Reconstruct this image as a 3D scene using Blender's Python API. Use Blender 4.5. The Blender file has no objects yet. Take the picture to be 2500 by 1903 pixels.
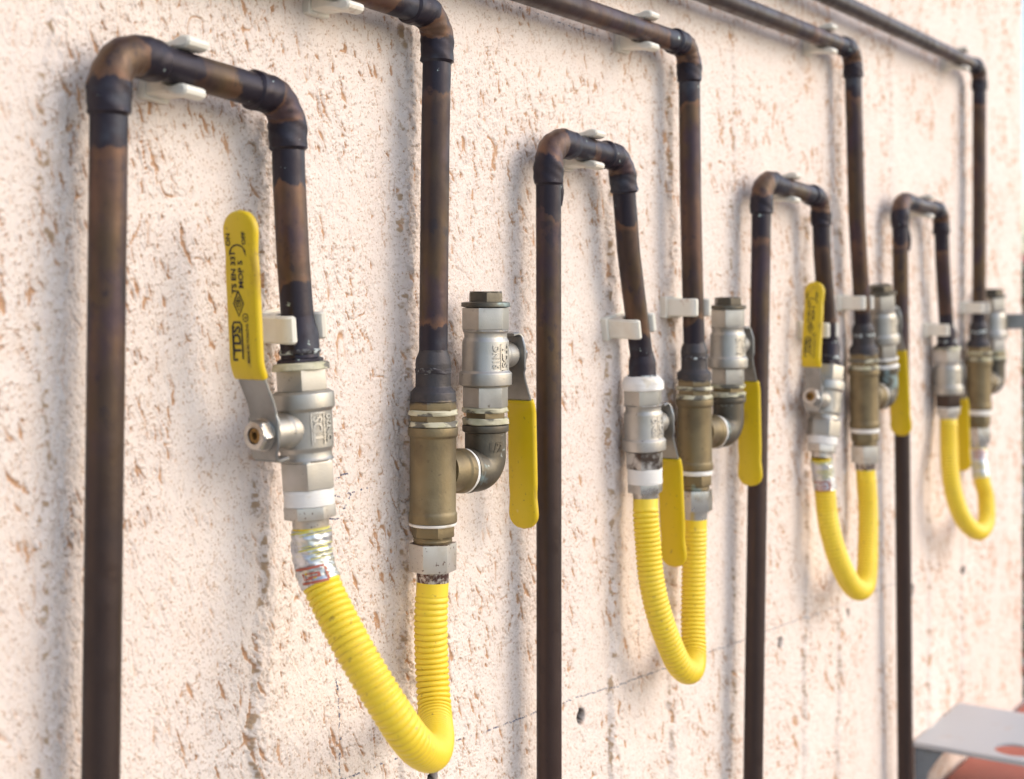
import bpy, math, random
import numpy as np
from mathutils import Vector
R = math.radians
random.seed(7); rng = np.random.default_rng(11)
S = bpy.context.scene
COL = S.collection

# ------------------------------------------------------------------ camera
F, CX, HZ, XV, W0 = 3472.0, 1250.0, 710.0, 3540.0, 2500.0      # pixels of the 2500 px wide photograph
TH = math.atan((XV - CX) / F); CT, ST = math.cos(TH), math.sin(TH)
CAMN, ZC, PN = 0.681, 1.35, 0.028                              # camera to wall, camera height, pipe axis to wall
cam = bpy.data.cameras.new('camera'); camo = bpy.data.objects.new('camera', cam); COL.objects.link(camo)
camo.location = (0, -CAMN, ZC); camo.rotation_euler = (R(90), 0, TH - R(90))
cam.sensor_width = 36; cam.lens = F / W0 * 36; cam.shift_y = -(951.5 - HZ) / W0
cam.clip_start = 0.02; cam.clip_end = 500
cam.dof.use_dof = True; cam.dof.focus_distance = 1.11; cam.dof.aperture_fstop = 6.2
S.camera = camo
# ------------------------------------------------------------------ light
SUN_DIR = Vector((0.36, -0.78, 0.54)).normalized()             # towards the light
w = bpy.data.worlds.new('World'); S.world = w; w.use_nodes = True
nt = w.node_tree; bg = nt.nodes['Background']
sky = nt.nodes.new('ShaderNodeTexSky'); sky.sky_type = 'NISHITA'; sky.sun_disc = False
sky.sun_elevation = math.asin(SUN_DIR.z); sky.sun_rotation = math.atan2(SUN_DIR.x, SUN_DIR.y)
sky.air_density = 1.0; sky.dust_density = 2.0; sky.ozone_density = 1.0
nt.links.new(sky.outputs[0], bg.inputs[0]); bg.inputs[1].default_value = 0.15
sl = bpy.data.lights.new('sun', 'SUN'); slo = bpy.data.objects.new('sun', sl); COL.objects.link(slo)
sl.energy = 0.5; sl.angle = R(130); sl.color = (1.0, 0.985, 0.97)
slo.rotation_euler = (-SUN_DIR).to_track_quat('-Z', 'Y').to_euler(); slo.location = (2, -3, 4)
S.view_settings.view_transform = 'Standard'; S.view_settings.look = 'None'
S.view_settings.exposure = 0.93; S.view_settings.gamma = 1; S.view_settings.use_curve_mapping = False

# ------------------------------------------------------------------ helpers
def PX(px, py, n=PN):
    """point of the plane n metres in front of the wall that stands at this place of the photograph"""
    Z = F * ((CAMN - n) / CT) / (XV - px); X = (px - CX) / F * Z
    return Vector((X * ST + Z * CT, -n, ZC - (py - HZ) / F * Z))
T, N, U = Vector((1, 0, 0)), Vector((0, -1, 0)), Vector((0, 0, 1))

def thing(name, label, cat, loc, group=None):
    o = bpy.data.objects.new(name, None); COL.objects.link(o); o.location = loc
    o.empty_display_size = 0.02
    o['label'] = label; o['category'] = cat
    if group: o['group'] = group
    return o
def root_loc(p):
    v = Vector((0, 0, 0))
    while p is not None: v += p.location; p = p.parent
    return v
def obj(name, verts, faces, m, parent=None, sharp=32, attrs=None, label=None):
    me = bpy.data.meshes.new(name); off = root_loc(parent)
    me.from_pydata([(v[0] - off.x, v[1] - off.y, v[2] - off.z) for v in verts], [], faces)
    me.materials.append(m); me.polygons.foreach_set('use_smooth', [True] * len(me.polygons))
    if sharp: me.set_sharp_from_angle(angle=R(sharp))
    for k, a in (attrs or {}).items():
        at = me.attributes.new(k, 'FLOAT', 'POINT'); at.data.foreach_set('value', np.asarray(a, dtype=np.float32))
    me.update()
    o = bpy.data.objects.new(name, me); COL.objects.link(o); o.parent = parent
    if label: o['label'] = label
    return o
class MB:
    def __init__(s): s.v = []; s.f = []; s.a = []
    def add(s, v, f, a=None):
        b = len(s.v); s.v += [tuple(x) for x in v]; s.f += [tuple(i + b for i in q) for q in f]
        s.a += list(a) if a is not None else [0.0] * len(v)
        return s
    def build(s, name, m, parent=None, sharp=32, label=None):
        return obj(name, s.v, s.f, m, parent, sharp, {'soot_groove': s.a}, label)
def frame(ax, hint=None):
    ax = Vector(ax).normalized(); h = Vector(hint) if hint is not None else (N if abs(ax.dot(N)) < .9 else U)
    x = (h - ax * h.dot(ax)).normalized(); return ax, x, ax.cross(x)
def grid_faces(nr, ns, cap0=True, cap1=True):
    f = []
    for i in range(nr - 1):
        for j in range(ns):
            a = i * ns + j; b = i * ns + (j + 1) % ns
            f.append((a, b, b + ns, a + ns))
    if cap0: f.append(tuple(range(ns - 1, -1, -1)))
    if cap1: f.append(tuple((nr - 1) * ns + j for j in range(ns)))
    return f
def bevelled(prof, b):
    out = [prof[0]]
    for i in range(1, len(prof) - 1):
        p, q, r = prof[i - 1], prof[i], prof[i + 1]
        d0 = Vector((q[0] - p[0], q[1] - p[1])); d1 = Vector((r[0] - q[0], r[1] - q[1]))
        if d0.length < 1e-6 or d1.length < 1e-6 or d0.angle(d1) < R(14): out.append(q); continue
        b0 = min(b, d0.length * .45); b1 = min(b, d1.length * .45)
        a = Vector((q[0], q[1])) - d0.normalized() * b0; c = Vector((q[0], q[1])) + d1.normalized() * b1
        m = (a + c) * .5 * .45 + Vector((q[0], q[1])) * .55
        for t_ in (a, m, c): out.append((t_.x, t_.y) + tuple(q[2:]))
    out.append(prof[-1]); return out
def lathe(mb, prof, o, ax, hint=None, seg=48, bev=.0005, phase=0.0, rag=0.0, soot_groove=None, cap=(True, True)):
    """prof: (height, radius, kind); kind 0 round, 1 six flats (radius across the corners). rag roughens the surface."""
    prof = bevelled([(p[0], p[1], p[2] if len(p) > 2 else 0) for p in prof], bev)
    ax, x, y = frame(ax, hint); v = []; a = []
    ph = [random.uniform(0, 6.28) for _ in range(6)]
    for i, (h, r, k) in enumerate(prof):
        for j in range(seg):
            an = 2 * math.pi * j / seg; rr = r
            if k:
                loc = ((an / (math.pi / 3)) % 1.0 - .5) * math.pi / 3
                rr = min(r * .985, r * math.cos(math.pi / 6) / math.cos(loc))
            if rag: rr += rag * (math.sin(3 * an + ph[0] + h * 300) * math.sin(h * 500 + ph[1]) + .6 * math.sin(7 * an + ph[2] + h * 900) + .5 * math.sin(h * 1700 + 2 * an + ph[3]))
            v.append(o + ax * h + (x * math.cos(an + phase) + y * math.sin(an + phase)) * rr)
            a.append(soot_groove(h, an) if soot_groove else 0.0)
    mb.add(v, grid_faces(len(prof), seg, *cap), a); return mb
def bend(pts, rad, step=.002, straight=.004):
    """polyline with rounded corners, evenly sampled -> points and arc length at the middle of every corner"""
    out = [Vector(pts[0])]; cl = []; half = []
    for i in range(1, len(pts) - 1):
        p, q, r = map(Vector, (pts[i - 1], pts[i], pts[i + 1])); d0 = (q - p).normalized(); d1 = (r - q).normalized()
        an = d0.angle(d1); big = an > R(30)
        if an < R(.05): continue
        rd_ = rad if big else .12
        tl = min(rd_ * math.tan(an / 2), .46 * (q - p).length, .46 * (r - q).length); rd_ = tl / math.tan(an / 2); s0 = q - d0 * tl
        c = s0 + (d1 - d0 * d1.dot(d0)).normalized() * rd_; nrm = (s0 - c).normalized()
        k = 10; out.append(s0)
        if big: cl.append(len(out) - 1 + k // 2); half.append(rad * an / 2)
        for j in range(1, k + 1):
            a = an * j / k; out.append(c + (nrm * math.cos(a) + d0 * math.sin(a)) * rd_)
    out.append(Vector(pts[-1]))
    L = [0.0]
    for i in range(1, len(out)): L.append(L[-1] + (out[i] - out[i - 1]).length)
    mids = [L[c] for c in cl]
    n = max(2, int(L[-1] / step)); q = np.linspace(0, L[-1], n + 1)
    P = np.array([[p.x, p.y, p.z] for p in out]); La = np.array(L)
    Q = np.stack([np.interp(q, La, P[:, k]) for k in range(3)], 1)
    return Q, q, mids, half
def tube(mb, Q, radii, seg=32, attr=None, cap=(True, True), lump=None):
    Q = [Vector(p) for p in Q]; n = len(Q); v = []; a = []
    d = (Q[1] - Q[0]).normalized(); _, x, y = frame(d, N)
    for i in range(n):
        nd = (Q[min(i + 1, n - 1)] - Q[max(i - 1, 0)]).normalized()
        q = d.rotation_difference(nd); x = q @ x; x = (x - nd * x.dot(nd)).normalized(); y = nd.cross(x); d = nd
        for j in range(seg):
            an = 2 * math.pi * j / seg; rr = radii[i]
            if lump: rr += lump(i, an)
            v.append(Q[i] + (x * math.cos(an) + y * math.sin(an)) * rr)
            a.append(attr[i] if attr is not None else 0.0)
    mb.add(v, grid_faces(n, seg, *cap), a); return mb
def box(mb, o, ex, ey, ez, lo, hi, bev=.0006):
    """box lo..hi in the axes ex, ey, ez with bevelled edges"""
    bm_v = []; fs = []
    c = [(lo[i] + hi[i]) / 2 for i in range(3)]; h = [(hi[i] - lo[i]) / 2 for i in range(3)]; b = min(bev, min(h) * .45)
    ring = []
    for zz, ins in ((-h[2], b), (-h[2] + b, 0), (h[2] - b, 0), (h[2], b)):
        X, Y = h[0] - ins, h[1] - ins
        r = [(X - b, -Y), (X, -Y + b), (X, Y - b), (X - b, Y), (-X + b, Y), (-X, Y - b), (-X, -Y + b), (-X + b, -Y)]
        for (u, v) in r: bm_v.append(o + ex * (c[0] + u) + ey * (c[1] + v) + ez * (c[2] + zz))
    mb.add(bm_v, grid_faces(4, 8)); return mb
def extrude(mb, poly, o, ex, ey, ez, z0, z1, bev=.0006):
    """closed outline in ex, ey pushed along ez, edges softened"""
    n = len(poly); P = [Vector(p) for p in poly]; ins = []
    for i in range(n):
        d0 = (P[i] - P[i - 1]); d1 = (P[(i + 1) % n] - P[i]); nn = Vector((d0.normalized().y + d1.normalized().y, -d0.normalized().x - d1.normalized().x))
        nn = nn.normalized() if nn.length > 1e-9 else Vector((0, 0)); ins.append(P[i] - nn * bev)
    v = []
    for z, q in ((z0, ins), (z0 + bev, P), (z1 - bev, P), (z1, ins)):
        for p in q: v.append(o + ex * p.x + ey * p.y + ez * z)
    mb.add(v, grid_faces(4, n)); return mb

# ------------------------------------------------------------------ materials
def hexc(r, g, b): return tuple(((c / 255) / 12.92 if c / 255 <= .04045 else ((c / 255 + .055) / 1.055) ** 2.4) for c in (r, g, b)) + (1,)
class M:
    def __init__(s, name, col, rough=.5, metal=0.0, coord='Object'):
        s.m = bpy.data.materials.new(name); s.m.use_nodes = True; s.nt = s.m.node_tree; s.bs = s.nt.nodes['Principled BSDF']
        s.bs.inputs['Roughness'].default_value = rough; s.bs.inputs['Metallic'].default_value = metal
        s.bs.inputs['Base Color'].default_value = col
        s.tc = s.nt.nodes.new('ShaderNodeTexCoord').outputs[coord]; s.c = None; s.col = col; s.h = None; s.r = None
    def n(s, t, **kw):
        nd = s.nt.nodes.new(t)
        for k, v in kw.items(): setattr(nd, k, v)
        return nd
    def L(s, a, b): s.nt.links.new(a, b)
    def math(s, op, a, b=None, c=None):
        nd = s.n('ShaderNodeMath', operation=op)
        for i, q in enumerate((a, b, c)):
            if q is None: continue
            if isinstance(q, (int, float)): nd.inputs[i].default_value = q
            else: s.L(q, nd.inputs[i])
        return nd.outputs[0]
    def noise(s, scale, detail=4, rough=.55, stretch=(1, 1, 1), dist=0.0, off=(0, 0, 0)):
        mp = s.n('ShaderNodeMapping'); mp.inputs['Scale'].default_value = stretch; mp.inputs['Location'].default_value = off; s.L(s.tc, mp.inputs[0])
        oi = s.n('ShaderNodeObjectInfo'); ad = s.n('ShaderNodeVectorMath', operation='MULTIPLY_ADD')
        cb = s.n('ShaderNodeCombineXYZ'); [s.L(oi.outputs['Random'], cb.inputs[i]) for i in range(3)]
        ad.inputs[1].default_value = (7, 13, 19); s.L(cb.outputs[0], ad.inputs[0]); s.L(mp.outputs[0], ad.inputs[2])
        nd = s.n('ShaderNodeTexNoise'); s.L(ad.outputs[0], nd.inputs['Vector'])
        nd.inputs['Scale'].default_value = scale; nd.inputs['Detail'].default_value = detail; nd.inputs['Roughness'].default_value = rough; nd.inputs['Distortion'].default_value = dist
        return nd.outputs[0]
    def step(s, v, lo, hi):
        nd = s.n('ShaderNodeMapRange', interpolation_type='SMOOTHSTEP'); s.L(v, nd.inputs[0])
        nd.inputs[1].default_value = lo; nd.inputs[2].default_value = hi; return nd.outputs[0]
    def attr(s, name):
        nd = s.n('ShaderNodeAttribute', attribute_name=name); return nd.outputs['Fac']
    def mix(s, fac, col):
        nd = s.n('ShaderNodeMix', data_type='RGBA'); s.L(fac, nd.inputs[0])
        if s.c is None: nd.inputs[6].default_value = s.col
        else: s.L(s.c, nd.inputs[6])
        if isinstance(col, tuple): nd.inputs[7].default_value = col
        else: s.L(col, nd.inputs[7])
        s.c = nd.outputs[2]; return s
    def layer(s, scale, lo, hi, col, amt=1.0, **kw):
        f = s.step(s.noise(scale, **kw), lo, hi)
        if amt != 1.0: f = s.math('MULTIPLY', f, amt)
        return s.mix(f, col)
    def bump(s, v, strength, dist=.001):
        nd = s.n('ShaderNodeBump'); nd.inputs['Strength'].default_value = strength; nd.inputs['Distance'].default_value = dist
        s.L(v, nd.inputs['Height'])
        if s.h is not None: s.L(s.h, nd.inputs['Normal'])
        s.h = nd.outputs[0]; return s
    def rough(s, v, lo, hi):
        nd = s.n('ShaderNodeMapRange'); s.L(v, nd.inputs[0]); nd.inputs[3].default_value = lo; nd.inputs[4].default_value = hi
        nd.inputs[1].default_value = .3; nd.inputs[2].default_value = .7
        s.L(nd.outputs[0], s.bs.inputs['Roughness']); return s
    def done(s):
        if s.c is not None: s.L(s.c, s.bs.inputs['Base Color'])
        if s.h is not None: s.L(s.h, s.bs.inputs['Normal'])
        return s.m

def copper(name, base, hot=0.0):
    m = M(name, base, .42, .45)
    so = m.attr('soot_groove'); heat = m.step(m.math('ADD', so, m.math('MULTIPLY', m.math('SUBTRACT', m.noise(9, 3), .5), .16)), -.26, -.05)
    def hl(scale, lo, hi, col, amt, **kw): m.mix(m.math('MULTIPLY', m.math('MULTIPLY', m.step(m.noise(scale, **kw), lo, hi), amt), heat), col)
    m.layer(14, .40, .66, (.050, .028, .023, 1), .7, stretch=(1, 1, .3)).layer(200, .60, .70, (.032, .020, .018, 1), .6, stretch=(1, 1, .6))
    hl(24, .40, .64, (.092, .055, .024, 1), .85, stretch=(1, 1, .45)); hl(16, .46, .68, (.130, .064, .042, 1), .75, stretch=(1, 1, .5))
    hl(34, .46, .66, (.044, .026, .038, 1), .8, stretch=(1, 1, .6)); hl(75, .58, .66, (.022, .017, .024, 1), .6, stretch=(1, 1, .7))
    nz = m.noise(38, 5, .6, stretch=(1, 1, .7)); f = m.math('ADD', m.math('MAXIMUM', so, 0.0), m.math('MULTIPLY', m.math('SUBTRACT', nz, .5), 1.6)); f = m.math('MULTIPLY', f, m.step(so, -.02, .02))
    ring = m.math('MULTIPLY', m.step(f, .14, .40), m.math('SUBTRACT', 1.0, m.step(f, .42, .52)))
    m.mix(m.math('MULTIPLY', ring, m.math('MULTIPLY', m.step(m.noise(12, 2), .35, .6), .75)), (.13, .064, .036, 1))
    m.mix(m.step(f, .43, .56), (.019, .0135, .021, 1))
    m.mix(m.math('MULTIPLY', m.step(m.noise(30, 3), .52, .70), m.step(f, .5, .9)), (.045, .048, .062, 1))
    sp = m.math('MULTIPLY', m.step(m.noise(110, 4, .6), .65, .71), m.step(f, .72, 1.05)); m.mix(sp, (.42, .50, .47, 1))
    m.rough(m.noise(60), .30, .58); m.bump(m.noise(420, 4), .2, .0005); m.bump(m.noise(70, 4), .4, .0010)
    return m.done()
MAT = {}
MAT['copper'] = copper('oxidised_copper', (.038, .023, .019, 1))
def simple(name, col, rough, metal, layers=(), bumps=(), rvar=None):
    m = M(name, col, rough, metal)
    for l in layers:
        kw = dict(l[5]) if len(l) > 5 else {}
        m.layer(l[0], l[1], l[2], l[3], l[4] if len(l) > 4 else 1.0, **kw)
    for b in bumps: m.bump(m.noise(b[0], 4), b[1], b[2])
    if rvar: m.rough(m.noise(rvar[0]), rvar[1], rvar[2])
    return m.done()
def soot_mix(m, col, lo=.45, hi=.60, sc=60, amp=.8):
    f = m.math('ADD', m.attr('soot_groove'), m.math('MULTIPLY', m.math('SUBTRACT', m.noise(sc, 5, .6), .5), amp)); m.mix(m.step(f, lo, hi), col); return m
MAT['copper_fitting'] = copper('scorched_fitting', (.105, .060, .040, 1))
MAT['copper_plain'] = simple('brown_copper', (.052, .030, .024, 1), .4, .5,
    [(18, .45, .65, (.080, .043, .030, 1), 1, dict(stretch=(1, 1, .3))), (60, .56, .68, (.035, .026, .028, 1), .8, dict(stretch=(1, 1, .4))), (260, .67, .73, (.22, .18, .15, 1), .5)],
    [(300, .1, .0004)], (40, .32, .5))
m = M('blasted_nickel', (.43, .405, .36, 1), .42, .80)
m.layer(45, .42, .68, (.38, .35, .30, 1), .8).layer(14, .5, .7, (.56, .54, .52, 1), .6).layer(150, .66, .74, (.16, .13, .10, 1), .8)
soot_mix(m, (.07, .05, .04, 1), .55, .7, 45, .9); m.rough(m.noise(70), .36, .52); m.bump(m.noise(900, 3), .25, .0004); MAT['nickel'] = m.done()
m = M('aged_brass', (.21, .162, .088, 1), .45, .66)
m.layer(40, .42, .66, (.15, .115, .065, 1), .9).layer(15, .52, .7, (.27, .22, .13, 1), .7).layer(120, .64, .72, (.10, .08, .05, 1), .7)
m.layer(26, .66, .72, (.28, .38, .37, 1), .7); soot_mix(m, (.055, .05, .052, 1), .4, .6, 50, .8)
m.rough(m.noise(60), .42, .58); m.bump(m.noise(500, 4), .4, .0006); MAT['brass'] = m.done()
m = M('dark_brass', (.095, .082, .062, 1), .48, .65)
m.layer(40, .42, .66, (.14, .122, .09, 1), .8).layer(24, .60, .67, (.24, .33, .34, 1), .85).layer(110, .64, .7, (.45, .50, .47, 1), .6)
m.rough(m.noise(60), .36, .55); m.bump(m.noise(500, 4), .3, .0006); MAT['dark_brass'] = m.done()
MAT['steel'] = simple('zinc_steel', (.30, .30, .29, 1), .38, .85, [(30, .4, .7, (.20, .195, .185, 1), .8), (160, .66, .74, (.10, .07, .05, 1), .5)], [(500, .1, .0003)], (60, .28, .45))
MAT['bright_steel'] = simple('bright_nut_steel', (.48, .46, .43, 1), .30, .9, [(60, .5, .68, (.30, .24, .17, 1), .6)], [(300, .12, .0003)], (80, .22, .42))
MAT['bolt'] = simple('rusty_brass_bolt', (.30, .17, .05, 1), .5, .7, [(90, .5, .65, (.12, .07, .03, 1), .8)])
m = M('chipped_plated_nut', (.56, .52, .46, 1), .36, .6)
m.layer(60, .45, .7, (.50, .42, .32, 1), .7).layer(330, .62, .68, (.14, .07, .05, 1), .8); soot_mix(m, (.10, .05, .04, 1), .42, .55, 240, .7)
m.bump(m.noise(300, 4), .2, .0005); MAT['nut'] = m.done()
m = M('yellow_vinyl_grip', (.62, .43, .003, 1), .33, 0); m.layer(40, .5, .75, (.60, .42, .006, 1), .7).layer(70, .58, .74, (.34, .21, .02, 1), .7, stretch=(1, 1, .4)).layer(240, .64, .72, (.20, .13, .02, 1), .6).layer(24, .71, .76, (.75, .68, .45, 1), .6)
m.bump(m.noise(120, 3), .15, .0006); m.rough(m.noise(50), .28, .45); MAT['grip'] = m.done()
m = M('yellow_hose_sleeve', (.80, .58, .032, 1), .36, 0); m.layer(22, .48, .75, (.80, .55, .03, 1), .7).layer(180, .62, .72, (.34, .22, .04, 1), .7)
so = m.attr('soot_groove'); m.mix(m.math('MULTIPLY', so, m.step(m.noise(50, 5), .36, .60)), (.36, .22, .05, 1)); m.bs.inputs['Subsurface Weight'].default_value = .0  # sleeve turns browner in the grooves between its ribs
m.rough(m.noise(50), .30, .46); m.bump(m.noise(500, 3), .1, .0003); MAT['hose'] = m.done()
m = M('foil_label', (.60, .60, .61, 1), .30, .75); m.layer(40, .50, .58, (.58, .54, .30, 1), .35, stretch=(1, 1, 2.5)).layer(120, .6, .66, (.30, .30, .31, 1), .6)
m.bump(m.noise(70, 4, dist=.6), .6, .0015); MAT['foil'] = m.done()
MAT['red_print'] = simple('red_print', (.38, .10, .055, 1), .45, 0, [(200, .6, .66, (.55, .35, .28, 1), .8)])
MAT['yellow_print'] = simple('yellow_print', (.55, .50, .12, 1), .45, 0, [(200, .55, .63, (.55, .54, .45, 1), .8)])
MAT['ink'] = simple('black_ink', (.012, .011, .010, 1), .5, 0, [(260, .62, .7, (.25, .17, .02, 1), .5)])
m = M('cream_plastic', (.74, .70, .60, 1), .42, 0); m.layer(30, .45, .7, (.66, .57, .45, 1), .6).layer(110, .63, .72, (.40, .26, .17, 1), .55); m.bump(m.noise(200, 3), .1, .0004); MAT['plastic'] = m.done()
m = M('white_thread_tape', (.74, .71, .66, 1), .55, 0); m.layer(70, .6, .72, (.62, .54, .40, 1), .6); m.bump(m.noise(120, 4, stretch=(.3, .3, 3)), .8, .0008); MAT['tape'] = m.done()
m = M('jointing_paste', (.52, .48, .34, 1), .65, 0); m.layer(60, .48, .6, (.44, .42, .26, 1), .8).layer(55, .50, .58, (.11, .10, .08, 1), .95, stretch=(1, 1, 2.0)); m.bump(m.noise(160, 5), .8, .001); MAT['paste'] = m.done()
MAT['solder'] = simple('white_flux_crust', (.03, .025, .03, 1), .5, .3, [(85, .50, .56, (.42, .46, .45, 1), 1), (300, .55, .62, (.12, .12, .12, 1), .8)], [(500, .6, .0008)])
# the rendered wall: cream texture coat, tan in the dragged pits, pencil marks
m = M('texture_coat', (.77, .665, .595, 1), .85, 0)
m.layer(5, .35, .7, (.80, .71, .64, 1), .8).layer(60, .50, .74, (.75, .61, .51, 1), .4)
m.layer(520, .57, .66, (.46, .31, .21, 1), .65, detail=3).layer(260, .60, .68, (.50, .33, .21, 1), .6, detail=4)
d = m.math('ADD', m.attr('pit_tan'), m.math('MULTIPLY', m.math('SUBTRACT', m.noise(380, 4), .5), .25))  # pits turn tan, then brown where the drag mark is strongest
m.mix(m.step(d, .20, .58), (.53, .320, .190, 1)); m.mix(m.step(d, .78, 1.05), (.34, .185, .095, 1)); m.mix(m.step(m.math('ADD', m.attr('seam_brown'), m.math('MULTIPLY', m.math('SUBTRACT', m.noise(300, 4), .5), .8)), .35, .9), (.44, .31, .20, 1))
pe = m.math('MULTIPLY', m.attr('pencil'), m.step(m.noise(700, 3), .40, .50)); m.mix(m.step(pe, .25, .6), (.11, .12, .17, 1))
m.mix(m.attr('hole'), (.012, .012, .012, 1))
m.bump(m.noise(420, 5, .7), .9, .0012); m.bump(m.noise(120, 4), .5, .0018); MAT['wall'] = m.done()

# ------------------------------------------------------------------ the wall: a real relief
def build_wall():
    res = .00062; t0, t1 = .36, PX(2495, 710, 0).x; z0, z1 = ZC - 1.12, ZC + .74
    nx, nz = int((t1 - t0) / res), int((z1 - z0) / res)
    def vn(cx, cz, seed):
        g = np.random.default_rng(seed).random((int((z1 - z0) / cz) + 3, int((t1 - t0) / cx) + 3)).astype(np.float32)
        fx = np.arange(nx) * res / cx; fz = np.arange(nz) * res / cz
        ix = fx.astype(int); iz = fz.astype(int); ux = (fx - ix).astype(np.float32); uz = (fz - iz).astype(np.float32)
        ux = ux * ux * (3 - 2 * ux); uz = (uz * uz * (3 - 2 * uz))[:, None]
        a = g[iz][:, ix]; b = g[iz][:, ix + 1]; c = g[iz + 1][:, ix]; e = g[iz + 1][:, ix + 1]
        return (a + (b - a) * ux) * (1 - uz) + (c + (e - c) * ux) * uz
    mark = np.zeros((nz, nx), np.float32)
    def stamp(field, x, z, rad, val):
        ci = (x - t0) / res; cj = (z - z0) / res; K = int(math.ceil(rad.max() / res)) + 1
        i0 = np.floor(ci).astype(int); j0 = np.floor(cj).astype(int)
        for dj in range(-K, K + 1):
            for di in range(-K, K + 1):
                i = i0 + di; j = j0 + dj; d = np.hypot(i - ci, j - cj) * res / rad
                ok = (d < 1.5) & (i >= 0) & (i < nx) & (j >= 0) & (j < nz)
                if ok.any(): np.maximum.at(field, (j[ok], i[ok]), (val[ok] * np.clip(1.5 - d[ok], 0, 1)).astype(np.float32))
    area = (t1 - t0) * (z1 - z0)
    def drags(n, l0, l1, w0, w1, v0, v1):
        x = rng.uniform(t0, t1, n); z = rng.uniform(z0, z1, n); Ln = rng.uniform(l0, l1, n) * rng.uniform(.5, 1, n); wd = rng.uniform(w0, w1, n); wd = np.minimum(wd * np.exp(rng.normal(-.12, .24, n)), .0022); Ln = Ln * np.exp(rng.normal(0, .30, n)); gr = 1 + .55 * np.clip((x - .7) / 1.8, 0, 1); Ln = Ln * gr; wd = wd * gr
        sl_ = rng.normal(.34, .17, n); cv = rng.normal(0, .34, n); va = rng.uniform(v0, v1, n)
        s = np.linspace(0, 1, 20)[None, :]; q = s - .5
        X = x[:, None] + Ln[:, None] * (sl_[:, None] * q + cv[:, None] * (q * q)) + rng.normal(0, .0003, (n, 20)); Zz = z[:, None] - Ln[:, None] * q
        head = rng.uniform(.55, .95, n)[:, None]
        rad = .74 * wd[:, None] * np.clip(.30 + .9 * np.exp(-((s - head) / .22) ** 2) * rng.uniform(.55, 1.3, (n, 20)), .2, 2)
        vv = va[:, None] * (.45 + .55 * np.exp(-((s - head) / .35) ** 2)) * rng.uniform(.75, 1.0, (n, 20))
        stamp(mark, X.ravel(), Zz.ravel(), rad.ravel(), vv.ravel())
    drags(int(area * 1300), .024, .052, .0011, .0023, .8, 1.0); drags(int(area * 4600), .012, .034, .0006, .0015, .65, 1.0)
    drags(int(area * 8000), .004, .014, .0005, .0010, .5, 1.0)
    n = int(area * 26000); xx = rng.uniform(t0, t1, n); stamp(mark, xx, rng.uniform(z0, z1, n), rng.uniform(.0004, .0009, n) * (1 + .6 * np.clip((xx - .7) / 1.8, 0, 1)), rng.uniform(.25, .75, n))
    for sd_, cx_, cz_, v_ in ((41, .007, .030, .55), (42, .012, .040, .75), (43, .0045, .018, .45)):
        q = vn(cx_, cz_, sd_); ln = np.clip(1 - np.abs(q - .5) / .030, 0, 1) * np.clip(vn(.012, .016, sd_ + 10) * 4 - 2.1, 0, 1); mark = np.maximum(mark, (v_ * ln).astype(np.float32))
    patch = np.clip(vn(.05, .07, 5) * 2.4 - .15, .5, 1)
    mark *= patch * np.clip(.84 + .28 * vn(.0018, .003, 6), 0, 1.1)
    H = (vn(.11, .16, 1) - .5) * .0028 + (vn(.030, .05, 2) - .5) * .0012 + (vn(.008, .013, 3) - .5) * .0007 + (vn(.0025, .003, 4) - .5) * .00045
    lip = np.zeros_like(mark); lip[:, :-3] = mark[:, 3:]; lip[2:, :] = np.maximum(lip[2:, :], mark[:-2, :])
    H += -.0022 * mark + .0016 * np.clip(lip - mark, 0, 1)
    seam_brown = np.zeros_like(mark)
    # crumbly upright plaster seams behind the pipes
    tt = t0 + np.arange(nx) * res; zz = z0 + np.arange(nz) * res
    rough = vn(.006, .012, 21); fine = vn(.0022, .003, 24); edge = (vn(.03, .035, 22) - .5) * .012 + (vn(.008, .010, 23) - .5) * .006
    for (x, ytop, hh, wd) in ((150, -300, .0022, .012), (655, 262, .0048, .013), (1003, -300, .0045, .013), (1500, 400, .0045, .013), (1648, 150, .0042, .013),
                              (1800, -300, .002, .015), (1972, 500, .004, .013), (2052, 150, .004, .014), (2180, -300, .002, .015), (2272, 520, .004, .015), (2352, 190, .004, .015)):
        p = PX(x, max(ytop, -200), 0); d = tt[None, :] - p.x + edge
        prof = 1 / (1 + np.exp(-(d + wd) / .0012)) * np.exp(-np.clip(d, 0, None) / (wd * 1.6))
        on = 1 / (1 + np.exp(-(p.z - zz) / .006))[:, None]
        H += (prof * on * (hh * (.65 + .7 * rough) + .0016 * (fine - .5))).astype(np.float32)
        seam_brown = np.maximum(seam_brown, (np.exp(-((d + wd) / .004) ** 2) * on * np.clip(rough * fine * 2.6 - .4, 0, 1)).astype(np.float32))  # brown mottling along the left edge of each seam
    # drilled holes
    hole = np.zeros_like(mark)
    for (x, y, r_) in ((1418, 1750, .0052), (1905, 1571, .0050), (2068, 1498, .0046), (2229, 1443, .0060), (2348, 1396, .0055), (1056, 1897, .0060)):
        p = PX(x, y, 0); d = np.hypot((tt[None, :] - p.x) * 1.0, (zz[:, None] - p.z) * .8) + (rough - .5) * .0025
        k = 1 / (1 + np.exp((d - r_) / .0005)); H -= (.012 * k).astype(np.float32); hole = np.maximum(hole, (1 / (1 + np.exp((d - r_ - .0011) / .00025))).astype(np.float32))
    # pencil lines
    pen = np.zeros_like(mark)
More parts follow.
